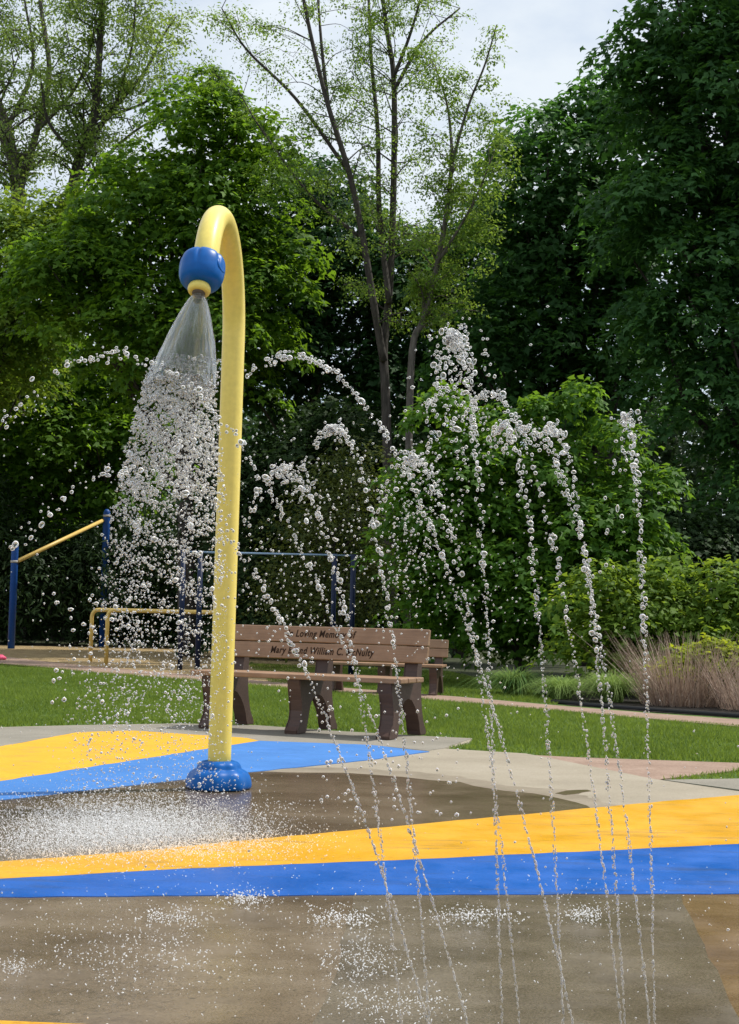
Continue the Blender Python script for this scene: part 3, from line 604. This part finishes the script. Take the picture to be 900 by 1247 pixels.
# ------------------------------------------------------------------ benches
FONT = None
def text_part(body, size, loc, parent, shear=.22, sx=1.0):
    cu = bpy.data.curves.new('inscription', 'FONT'); cu.body = body; cu.size = size; cu.shear = shear; cu.align_x = 'CENTER'; cu.align_y = 'CENTER'
    cu.extrude = .0012; cu.offset = .0012; cu.space_character = 1.12
    to = bpy.data.objects.new('tmp', cu); COL.objects.link(to); bpy.context.view_layer.update()
    me = bpy.data.meshes.new_from_object(to.evaluated_get(bpy.context.evaluated_depsgraph_get())); bpy.data.objects.remove(to)
    me.name = 'inscription'; me.materials.clear()
    o = link('inscription', me, M['engraving'], parent); o.location = loc; o.rotation_euler = (R(90), 0, 0); o.scale = (sx, 1, 1)
    return o
BL = 1.80
def make_bench(label, group, text):
    root = empty('memorial_bench'); tag(root, label, 'bench', group)
    # side profile (y: towards the rear, z): front leg, arch, rear leg, upright
    prof = [(-.325, 0), (-.33, .025), (-.30, .05), (-.262, .10), (-.25, .17), (-.262, .25), (-.29, .33), (-.30, .385), (-.30, .405), (.10, .405), (.135, .42), (.205, .80), (.265, .80), (.235, .62), (.225, .45), (.222, .32), (.235, .20), (.27, .10), (.315, .045), (.335, .025), (.33, 0),
            (.225, 0), (.222, .03), (.20, .09), (.165, .16), (.12, .225), (.06, .275), (-.01, .292), (-.075, .275), (-.12, .23), (-.145, .165), (-.155, .10), (-.165, .05), (-.185, .02), (-.19, 0)]
    for sx in (-.76, 0, .76):
        bm = bmesh.new(); w = .055
        a = [bm.verts.new((sx - w, y, z)) for y, z in prof]; b = [bm.verts.new((sx + w, y, z)) for y, z in prof]
        bm.faces.new(a); bm.faces.new(b[::-1])
        for i in range(len(prof)): j = (i + 1) % len(prof); bm.faces.new((a[i], b[i], b[j], a[j]))
        es = [e for e in bm.edges if abs(e.verts[0].co.x - e.verts[1].co.x) < 1e-6]
        bmesh.ops.bevel(bm, geom=es, offset=.006, segments=2, affect='EDGES')
        from_bm('leg', bm, M['bench_leg'], root)
    for y in (-.265, -.125, .015):
        bm = bmesh.new(); box_bm(bm, (0, y, .425), (BL, .132, .038), .008); from_bm('seat_slat', bm, M['plank'], root)
    tilt = math.atan2(.07, .38)
    for z, t in ((.735, 'In Loving Memory of'), (.605, 'Mary E. and William C. McNulty')):
        bm = bmesh.new(); box_bm(bm, (0, 0, 0), (BL, .038, .126), .008)
        s = from_bm('backrest_slat', bm, M['plank'], root); s.location = (0, .105 + (z - .42) * math.tan(tilt) + .006, z); s.rotation_euler = (-tilt, 0, 0)
        if text:
            if z > .7: text_part(t, .078, (-.02, -.0205, .002), s, sx=.80)
            else: text_part(t, .078, (.0, -.0205, .0), s, sx=.78)
    return root
fl, frr = G(250, 888), G(470, 902)
bx = (frr - fl); ang = math.atan2(bx.y, bx.x)
bench = make_bench('brown memorial bench with engraved backrest standing at the edge of the splash pad', 'brown plank benches', True)
mid = (fl + frr) / 2; nrm = Vector((-math.sin(ang), math.cos(ang), 0))
bench.location = mid + nrm * .29 + Vector((0, 0, .008)); bench.rotation_euler = (0, 0, ang)
bench2 = make_bench('plain brown bench farther back across the lawn, mostly hidden behind the engraved one', 'brown plank benches', False)
e2 = G(536, 845); a2 = R(-13); bench2.rotation_euler = (0, 0, a2); bench2.scale = (.8,) * 3
bench2.location = e2 - Vector((math.cos(a2), math.sin(a2), 0)) * .76 * .8 - Vector((-math.sin(a2), math.cos(a2), 0)) * .27; bench2.location.z = 0

# ------------------------------------------------------------------ playground bars
def blue_posts():
    p1, p2 = G(13.5, 790), G(124.5, 787.5)
    root = empty('climbing_bar', p1); tag(root, 'two blue posts joined by a slanting yellow bar at the left edge', 'climbing bar')
    h1 = at(15, 660, p1.y).z; h2 = at(129, 620, p2.y).z; r = .082
    for p, h in ((p1, h1), (p2, h2)):
        q = p - p1; rr = r * p.y / p1.y * .95
        o = tube('post', [q, q + Vector((0, 0, h - .10)), q + Vector((0, 0, h - .05)), q + Vector((0, 0, h))], [rr, rr, rr * .85, rr * .4], M['post_blue'], root, 20)
        o = tube('collar', [q + Vector((0, 0, h - .46 * (1 if p is p1 else .42))), q + Vector((0, 0, h - .46 * (1 if p is p1 else .42) + .05))], rr * 1.12, M['collar'], root, 20)
    tube('bar', [at(22, 683, p1.y) - p1, at(127, 633, p2.y) - p1], .045, M['rail_yellow'], root, 12)
blue_posts()
def dip_bars():
    b0 = G(110, 806); root = empty('parallel_bars', b0); tag(root, 'low pair of yellow bent tube parallel bars on the mulch', 'parallel bars')
    for (xa, ya), (xb, yb) in (((110, 806), (264, 812)), ((129, 809.5), (279, 815))):
        A, B = G(xa, ya), G(xb, yb); h = .90; u = (B - A).normalized(); pts = [A]
        for P, s in ((A, 1), (B, -1)):
            arc = [P + Vector((0, 0, h - .13)) + u * s * .13 * (1 - math.cos(t)) + Vector((0, 0, .13 * math.sin(t))) for t in [math.pi / 2 * i / 6 for i in range(7)]]
            pts += arc if s > 0 else arc[::-1]
        pts.append(B); tube('rail', [p - b0 for p in pts], .034, M['rail_yellow'], root, 12)
dip_bars()
def blue_frame():
    b0 = G(240, 821); root = empty('exercise_bars', b0); tag(root, 'navy posts carrying thin pale blue rails behind the bench', 'exercise bars')
    for (xa, xb, y, top) in ((240, 430, 821, 672.5), (219, 407, 816, 671.5)):
        A = G(xa, y); d = A.y; B = at(xb, 700, d); B.z = 0; h = at(xa, top, d).z
        for P in (A, B): tube('post', [P - b0, P - b0 + Vector((0, 0, h + .02))], .04, M['post_navy'], root, 14)
        A2 = A + Vector((0, 0, h)); B2 = B + Vector((0, 0, h)); tube('rail', [A2 - b0, B2 - b0], .012, M['rail_blue'], root, 10)
blue_frame()
def pink_thing():
    p = G(-1, 804); bm = bmesh.new(); bmesh.ops.create_icosphere(bm, subdivisions=3, radius=.085)
    for v in bm.verts:
        v.co.x *= 1.5; v.co.z = v.co.z * .55 + .046; v.co += Vector((0, 0, .012 * math.sin(v.co.x * 40) * math.cos(v.co.y * 30)))
    o = from_bm('pink_cloth', bm, M['pink'], None, True); o.location = p
    tag(o, 'small crumpled pink item lying on the path at the left edge', 'cloth')
pink_thing()

# ------------------------------------------------------------------ water
def ico(sub):
    bm = bmesh.new(); bmesh.ops.create_icosphere(bm, subdivisions=sub, radius=1); bm.verts.ensure_lookup_table()
    V = np.array([v.co[:] for v in bm.verts]); Fc = np.array([[v.index for v in f.verts] for f in bm.faces]); bm.free(); return V, Fc
ICO = {1: ico(1), 2: ico(2), 3: ico(3)}
def drops(name, P, r, m, sub=2, parent=None, stretch=None, lump=.22, axis=None):
    "one mesh of lumpy droplets: centres P, radii r, optional stretch along axis"
    V0, F0 = ICO[sub]; n = len(P); k = len(V0)
    sc = 1 + RNG.normal(0, .12, (n, 1, 3)); sc = np.clip(sc, .65, 1.4)
    ph = RNG.uniform(0, 6.28, (n, 1, 3)); fq = RNG.uniform(1.2, 2.6, (n, 1, 3))
    rad = 1 + lump * np.sin(V0[None] * fq + ph).sum(-1, keepdims=True) / 2
    V = V0[None] * rad * sc
    if stretch is not None:
        ax = unit(axis)[:, None, :]; al = (V * ax).sum(-1, keepdims=True); V = V + ax * al * (stretch[:, None, None] - 1)
    V = P[:, None, :] + V * r[:, None, None]
    L = (F0[None] + (np.arange(n) * k)[:, None, None]).ravel()
    return np_mesh(name, V.reshape(-1, 3), L, np.arange(n * len(F0)) * 3, m, parent, True)

JG = 'arching ground jets'
def jet(label, base_px, apex_px, d_apex, t_end, amount=1.0, fall=1.0, size=1.0, blob=0, top_spread=.02, sparse=1.0):
    "one jet: thread of beads leaving the ground, breaking into drops near its top and falling on"
    B = np.array(G(*base_px)); A = np.array(at(*apex_px, d_apex)); rg = RNG
    def path(t):
        xy = B[None, :2] + (A - B)[None, :2] * t[:, None]; z = A[2] * (2 * t - t * t); return np.concatenate([xy, z[:, None]], 1)
    def tang(t):
        return unit(np.stack([np.full_like(t, (A - B)[0]), np.full_like(t, (A - B)[1]), A[2] * (2 - 2 * t)], 1))
    def build(part, items, kind):
        P, Rr, St, Ax = (np.concatenate(q) for q in zip(*items)); ok = P[:, 2] > .02
        o = drops(part, P[ok] - B, Rr[ok] * size, M['water'], 2, root, St[ok], .14, Ax[ok]); tag(o, kind='stuff')
    root = empty('water_jet', B); tag(root, label, 'water jet', JG)
    # rising thread: beads nearly touching, in loosely twisted strands
    it = []
    for f, r0, amp in ((0, 1.0, 1.0), (2.6, .75, 1.3)):
        n = int(190 * amount); t = np.linspace(.0, .52 if f == 0 else .40, n) + rg.normal(0, .0012, n); t = t[rg.random(n) < 1.02 - t * .9]; p = path(t); n = len(t)
        ph = t * 95 + f; am = (.0007 + .0050 * t) * amp
        p[:, 0] += am * np.sin(ph) + rg.normal(0, 1, n) * (.0004 + .004 * t); p[:, 1] += am * np.cos(ph)
        it.append((p, r0 * rg.uniform(.0008, .0018, n) * (1 + 1.4 * t), np.clip(3.0 - 5 * t, 1, 3) * rg.uniform(.7, 1.4, n), tang(t)))
    build('stream', it, 'stuff')
    it = []
    m_ = int(88 * amount); t = np.linspace(.40, 1.06, m_) + rg.normal(0, .0025, m_); t = np.repeat(t, 2); t = t[rg.random(len(t)) < .72 * np.where(t > .5, sparse, 1)]; p = path(t)
    p += rg.normal(size=p.shape) * (.0025 + .45 * top_spread * np.clip(t - .35, 0, 1)[:, None])
    it.append((p, np.minimum(rg.lognormal(math.log(.0029), .40, len(t)), .0062), rg.uniform(.9, 1.35, len(t)), tang(t)))
    if t_end > 1:
        n3 = int(70 * fall * (t_end - 1) * 2); t = 1 + (t_end - 1) * rg.random(n3) ** 1.2; p = path(t)
        p += rg.normal(size=p.shape) * (.004 + .022 * (t - 1))[:, None]
        it.append((p, np.minimum(rg.lognormal(math.log(.0034), .33, n3), .0068), rg.uniform(.9, 1.5, n3), tang(t)))
    if blob:
        n4 = int(blob * 1.6); t = 1.02 - np.abs(rg.normal(.0, .17, n4)); p = path(t) + rg.normal(size=(n4, 3)) * np.array([.007, .007, .008]) * (1 + 14 * np.abs(1 - t))[:, None]
        it.append((p, np.minimum(rg.lognormal(math.log(.0025), .4, n4), .0055), rg.uniform(.8, 2.3, n4), rg.normal(size=(n4, 3))))
    build('droplets', it, 'stuff'); return root

jet('rightmost straight jet, peaking alone against the dark trees', (799, 1330), (762, 508), 3.15, 1.5, 1.0, .4, 1.05, 16, .012)
jet('jet left of the rightmost one, bending over in a small hook near the shrub top', (800, 1335), (640, 522), 3.3, 1.22, 1.0, .6, 1.0, 8, .012)
jet('jet peaking at the right rim of the shrub, with a string of round drops', (766, 1330), (668, 520), 3.2, 1.18, 1.0, .5, 1.0, 12, .012)
jet('jet crossing the yellow band left of the right trio, topping out mid shrub', (765, 1330), (592, 480), 3.35, 1.2, .9, .8, 1.0, 10, .014)
jet('jet rising right of the tallest one and almost straight', (690, 1330), (612, 520), 3.2, 1.25, .9, .6, 1.0, 10, .012)
jet('long leaning jet that arcs over toward the yellow pole', (716, 1330), (345, 434), 3.5, 1.16, 1.0, .6, 1.12, 0, .013, 1.3)
jet('tallest jet, ending in a white burst above the shrub', (614, 1330), (551, 412), 3.15, 1.4, 1.0, 1.0, 1.0, 110, .02)
jet('steepest leaning jet whose arc passes left of the shower', (592, 1330), (128, 432), 3.4, 1.5, 1.0, .5, 1.1, 0, .020, 1.1)
jet('jet topping out between pole and tallest jet in a small round hook', (529, 1330), (405, 522), 3.2, 1.18, .9, .9, 1.05, 14, .012)
jet('jet ending in a tangled white burst right of the yellow pole', (497, 1330), (345, 575), 3.2, 1.3, .9, .8, .95, 60, .02)
jet('low leaning jet falling past the left edge above the blue posts', (545, 1330), (150, 575), 3.4, 1.5, 1.0, .5, 1.1, 0, .02, .8)
jet('jet breaking into a ragged white cluster below the tallest burst', (640, 1330), (500, 560), 3.2, 1.3, .9, 1.0, .9, 75, .025)

# shower: sheet, tearing edge, falling drops
def shower():
    root = empty('shower_water', NOZ); tag(root, 'cone of water pouring from the blue ball head and breaking into drops', 'shower water')
    nu, nv = 160, 130; Lz = .46
    V = np.zeros((nv, nu, 3)); keep = np.ones((nv, nu), bool)
    u = np.linspace(0, 2 * np.pi, nu, endpoint=False); v = np.linspace(0, 1, nv)
    UU, VV = np.meshgrid(u, v)
    rad = .022 + .155 * VV ** .72
    def waves(k, lo, hi, seed, aniso=1.0):
        r_ = np.random.default_rng(seed); o_ = np.zeros_like(UU)
        for _ in range(k):
            f = lo * (hi / lo) ** r_.random(); th = r_.uniform(0, np.pi); a = round(f * math.cos(th)); b = f * math.sin(th) * aniso
            o_ += np.sin(a * UU + b * VV + r_.uniform(0, 6.28) + .8 * np.sin(2 * UU + 5 * VV + r_.uniform(0, 6.28))) * (lo / f) ** .6
        return o_ / math.sqrt(k)
    def nz(a, b, c, s): return waves(5, 3, 16, int(s * 100))
    rip = waves(14, 4, 40, 5)
    rad = rad * (1 + .085 * rip * (VV ** .6)) ; z = -VV * Lz * (1 + .03 * nz(2, 3, 3, 5.))
    drift = np.array([-.07, -.01])
    V[..., 0] = rad * np.cos(UU) + drift[0] * VV; V[..., 1] = rad * np.sin(UU) * .95 + drift[1] * VV; V[..., 2] = z
    tear = nz(5, 21, 7, .9) + .6 * nz(9, 37, 3, 2.2) + .5 * nz(14, 52, 11, 3.3)
    keep = tear < (2.5 - 3.5 * np.clip((VV - .55) / .45, 0, 1))
    th = .004
    nrm = np.stack([np.cos(UU), np.sin(UU), np.full_like(UU, .35)], -1); nrm = unit(nrm)
    thick = th * (.5 + .5 * np.clip(rip + .5, 0, 2.0))
    inner = V - nrm * thick[..., None]
    verts = np.concatenate([V.reshape(-1, 3), inner.reshape(-1, 3)]); N0 = nu * nv
    fk = keep[:-1] & keep[1:] & np.roll(keep, -1, 1)[:-1] & np.roll(keep, -1, 1)[1:]
    faces = []
    def vid(i, j): return i * nu + j % nu
    for i in range(nv - 1):
        for j in range(nu):
            if not fk[i, j]: continue
            a, b, c, d = vid(i, j), vid(i, j + 1), vid(i + 1, j + 1), vid(i + 1, j)
            faces.append((a, d, c, b)); faces.append((a + N0, b + N0, c + N0, d + N0))
            if i == 0 or not fk[i - 1, j]: faces.append((a, b, b + N0, a + N0))
            if i == nv - 2 or not fk[i + 1, j]: faces.append((d, d + N0, c + N0, c))
            if not fk[i, (j - 1) % nu]: faces.append((a, a + N0, d + N0, d))
            if not fk[i, (j + 1) % nu]: faces.append((b, c, c + N0, b + N0))
    L = np.array(faces); used = np.unique(L); remap = -np.ones(len(verts), int); remap[used] = np.arange(len(used))
    np_mesh('water_sheet', verts[used], remap[L].ravel(), np.arange(len(L)) * 4, M['water_sheet'], root, True)
    ZR, RR = [.3, .45, .63, .93, 1.3, 2.4], [.145, .168, .195, .24, .27, .33]
    # ragged ligaments where the sheet tears
    n = 1500; q = RNG.random(n) ** 1.1; zz = -(.30 + .62 * q); a = RNG.uniform(0, 2 * np.pi, n)
    rr = np.interp(-zz, ZR, RR) * np.where(RNG.random(n) < .6, RNG.uniform(.85, 1.06, n), np.sqrt(RNG.random(n)))
    P = np.stack([rr * np.cos(a) - .07 * np.clip(-zz / .46, 0, 1) - .03 * q, rr * np.sin(a) * .95, zz], 1)
    ax = RNG.normal(size=(n, 3)); ax[:, 2] *= .8
    o = drops('ligaments', P, RNG.uniform(.0018, .0048, n), M['water_foam'], 2, root, RNG.uniform(1.2, 3.6, n), .3, ax); tag(o, kind='stuff')
    # falling drops, spreading from the cone to the ground
    n = 14500; H = NOZ.z; q = RNG.random(n) ** 1.35; zz = -(.39 + (H - .42) * q)
    f = np.clip((-zz - .3) / (H - .3), 0, 1); a = RNG.uniform(0, 2 * np.pi, n)
    R0 = np.interp(-zz, ZR, RR); rr = R0 * np.sqrt(RNG.uniform(.10, 1, n)) * (1 + .22 * np.abs(RNG.normal(0, 1, n)) * f)
    P = np.stack([rr * np.cos(a) - .07 * np.clip(-zz / .46, 0, 1) - .10 * f, rr * np.sin(a) - .05 * f, zz], 1)
    cl = np.sin(P[:, 0] * 31 + 4 * np.sin(P[:, 2] * 9)) + np.sin(P[:, 1] * 27 + P[:, 2] * 17 + 1.3) + np.sin(P[:, 2] * 41 + P[:, 0] * 23)
    kp = cl + RNG.normal(0, .9, n) > -.35; P, f = P[kp], f[kp]; n = len(P)
    rs = RNG.lognormal(math.log(.0032), .48, n) * (1.2 - .55 * f)
    o = drops('droplets', P, rs, M['water_foam'], 1, root, RNG.uniform(.9, 1.5, n), .10, RNG.normal(size=(n, 3))); tag(o, kind='stuff')
shower()

# spray that strays round the shower and jets, and the splash on the floor
def loose_spray():
    Ps, Rs = [], []
    def box(px0, px1, py0, py1, d0, d1, n, r0, r1):
        px = RNG.uniform(px0, px1, n); py = RNG.uniform(py0, py1, n); d = RNG.uniform(d0, d1, n)
        for x, y, e in zip(px, py, d):
            p = at(x, y, e)
            if p.z > .02: Ps.append(p[:]); Rs.append(RNG.uniform(r0, r1))
    def blobs(cx, cy, sx, sy, d, n, r0, r1):
        for _ in range(n):
            p = at(RNG.normal(cx, sx), RNG.normal(cy, sy), d + RNG.normal(0, .15))
            if p.z > .02: Ps.append(p[:]); Rs.append(RNG.uniform(r0, r1))
    blobs(370, 660, 55, 90, 3.9, 480, .0010, .0038); blobs(500, 640, 26, 60, 3.8, 420, .0010, .0040); blobs(552, 490, 24, 45, 3.7, 230, .0015, .0052)
    blobs(530, 720, 60, 60, 3.8, 220, .001, .003); blobs(620, 640, 30, 90, 3.7, 70, .0015, .004); blobs(360, 740, 45, 50, 3.9, 120, .001, .004)
    box(60, 260, 780, 900, 6.0, 7.2, 260, .0012, .004); box(0, 330, 880, 1040, 5.8, 7.4, 260, .0012, .0038)
    box(280, 900, 500, 1000, 3.2, 5.5, 170, .001, .003); box(0, 260, 480, 800, 4.5, 6.5, 160, .0012, .0045)
    box(60, 150, 720, 860, 4.2, 5.5, 30, .004, .009)
    box(0, 900, 1000, 1247, 2.9, 5, 220, .001, .003); box(380, 560, 860, 1000, 3.0, 4.0, 110, .0018, .005)
    o = drops('spray_droplets', np.array(Ps), np.array(Rs), M['water'], 1, None, None, .2); tag(o, 'loose droplets flying around the jets and shower', 'spray', None, 'stuff')
loose_spray()
def floor_splash():
    Ps, Rs = [], []
    def patch(cx, cy, sx, sy, n, hz, r0, r1):
        for _ in range(n):
            g = G(RNG.normal(cx, sx), min(1400, max(930, RNG.normal(cy, sy)))); g.z = .018 + abs(RNG.normal(0, hz)); Ps.append(g[:]); Rs.append(RNG.uniform(r0, r1))
    patch(150, 1014, 80, 17, 20000, .018, .0007, .0018); patch(150, 1010, 95, 20, 2500, .03, .001, .0026); patch(60, 1037, 60, 11, 2600, .012, .0007, .0018); patch(250, 1032, 70, 13, 2600, .012, .0007, .0018)
    patch(300, 1104, 18, 5, 260, .012, .0008, .0022); patch(210, 1130, 26, 6, 240, .02, .0008, .0022)
    patch(420, 1130, 25, 5, 330, .018, .0008, .0022); patch(575, 1127, 26, 5, 330, .012, .0008, .0022); patch(712, 1125, 14, 5, 260, .012, .0008, .002)
    patch(160, 1180, 60, 25, 420, .015, .0007, .0018); patch(440, 1180, 25, 18, 420, .012, .0007, .0018); patch(470, 1235, 45, 12, 300, .012, .0007, .0017)
    patch(200, 1150, 150, 45, 500, .01, .0006, .0018); patch(15, 1190, 14, 5, 140, .01, .0007, .0018); patch(450, 1160, 260, 60, 500, .01, .0006, .0016)
    patch(740, 1110, 60, 20, 160, .015, .0006, .0018)
    o = drops('floor_splash', np.array(Ps), np.array(Rs), M['water_mist'], 1, None, RNG.uniform(.8, 3.2, len(Rs)), .15, RNG.normal(size=(len(Rs), 3)) + np.array([0, 0, .6])); tag(o, 'fine white splashes bouncing off the wet floor', 'splash', None, 'stuff')
floor_splash()

# ------------------------------------------------------------------ light
SUN_EL, SUN_AZ = R(58), R(24)      # azimuth: from +X towards +Y (away from the camera)
sd = Vector((math.cos(SUN_EL) * math.cos(SUN_AZ), math.cos(SUN_EL) * math.sin(SUN_AZ), math.sin(SUN_EL)))
L = bpy.data.lights.new('sun', 'SUN'); L.energy = 4.4; L.angle = R(.53); L.color = (1, .955, .88)
so = bpy.data.objects.new('sun', L); COL.objects.link(so); so.rotation_euler = (-sd).to_track_quat('-Z', 'Y').to_euler()
w = bpy.data.worlds.new('World'); S.world = w; w.use_nodes = True; n, l = w.node_tree.nodes, w.node_tree.links
bg = n['Background']; sky = n.new('ShaderNodeTexSky'); sky.sky_type = 'NISHITA'; sky.sun_disc = False
sky.sun_elevation = SUN_EL; sky.sun_rotation = math.pi / 2 - SUN_AZ; sky.air_density = 1.0; sky.dust_density = 1.5
tc = n.new('ShaderNodeTexCoord'); ct = n.new('ShaderNodeTexNoise'); ct.inputs['Scale'].default_value = 2.6; ct.inputs['Detail'].default_value = 7; ct.inputs['Roughness'].default_value = .55
mp = n.new('ShaderNodeMapping'); mp.inputs['Scale'].default_value = (1, 1, 2.2); l.new(tc.outputs['Generated'], mp.inputs['Vector']); l.new(mp.outputs[0], ct.inputs['Vector'])
cr = n.new('ShaderNodeValToRGB'); cr.color_ramp.elements[0].position = .30; cr.color_ramp.elements[1].position = .56; l.new(ct.outputs[0], cr.inputs[0])
mx = n.new('ShaderNodeMix'); mx.data_type = 'RGBA'; l.new(cr.outputs[0], mx.inputs[0]); l.new(sky.outputs[0], mx.inputs[6]); sx = n.new('ShaderNodeSeparateXYZ'); l.new(tc.outputs['Generated'], sx.inputs[0]); cz = n.new('ShaderNodeValToRGB'); l.new(sx.outputs['Z'], cz.inputs[0])
cz.color_ramp.elements[0].position = .38; cz.color_ramp.elements[0].color = (5.6, 6.1, 6.6, 1); cz.color_ramp.elements[1].position = .75; cz.color_ramp.elements[1].color = (7.0, 7.3, 7.6, 1)
l.new(cz.outputs[0], mx.inputs[7])
l.new(mx.outputs[2], bg.inputs['Color']); bg.inputs['Strength'].default_value = .15

# ------------------------------------------------------------------ render settings
S.view_settings.view_transform = 'Standard'; S.view_settings.look = 'None'; S.view_settings.gamma = 1; S.view_settings.use_curve_mapping = False
S.view_settings.exposure = 0.0
S.render.engine = 'CYCLES'; c = S.cycles
c.max_bounces = 10; c.diffuse_bounces = 3; c.glossy_bounces = 3; c.transmission_bounces = 8; c.transparent_max_bounces = 8
c.use_denoising = True; c.sample_clamp_indirect = 6; c.caustics_reflective = False; c.caustics_refractive = False
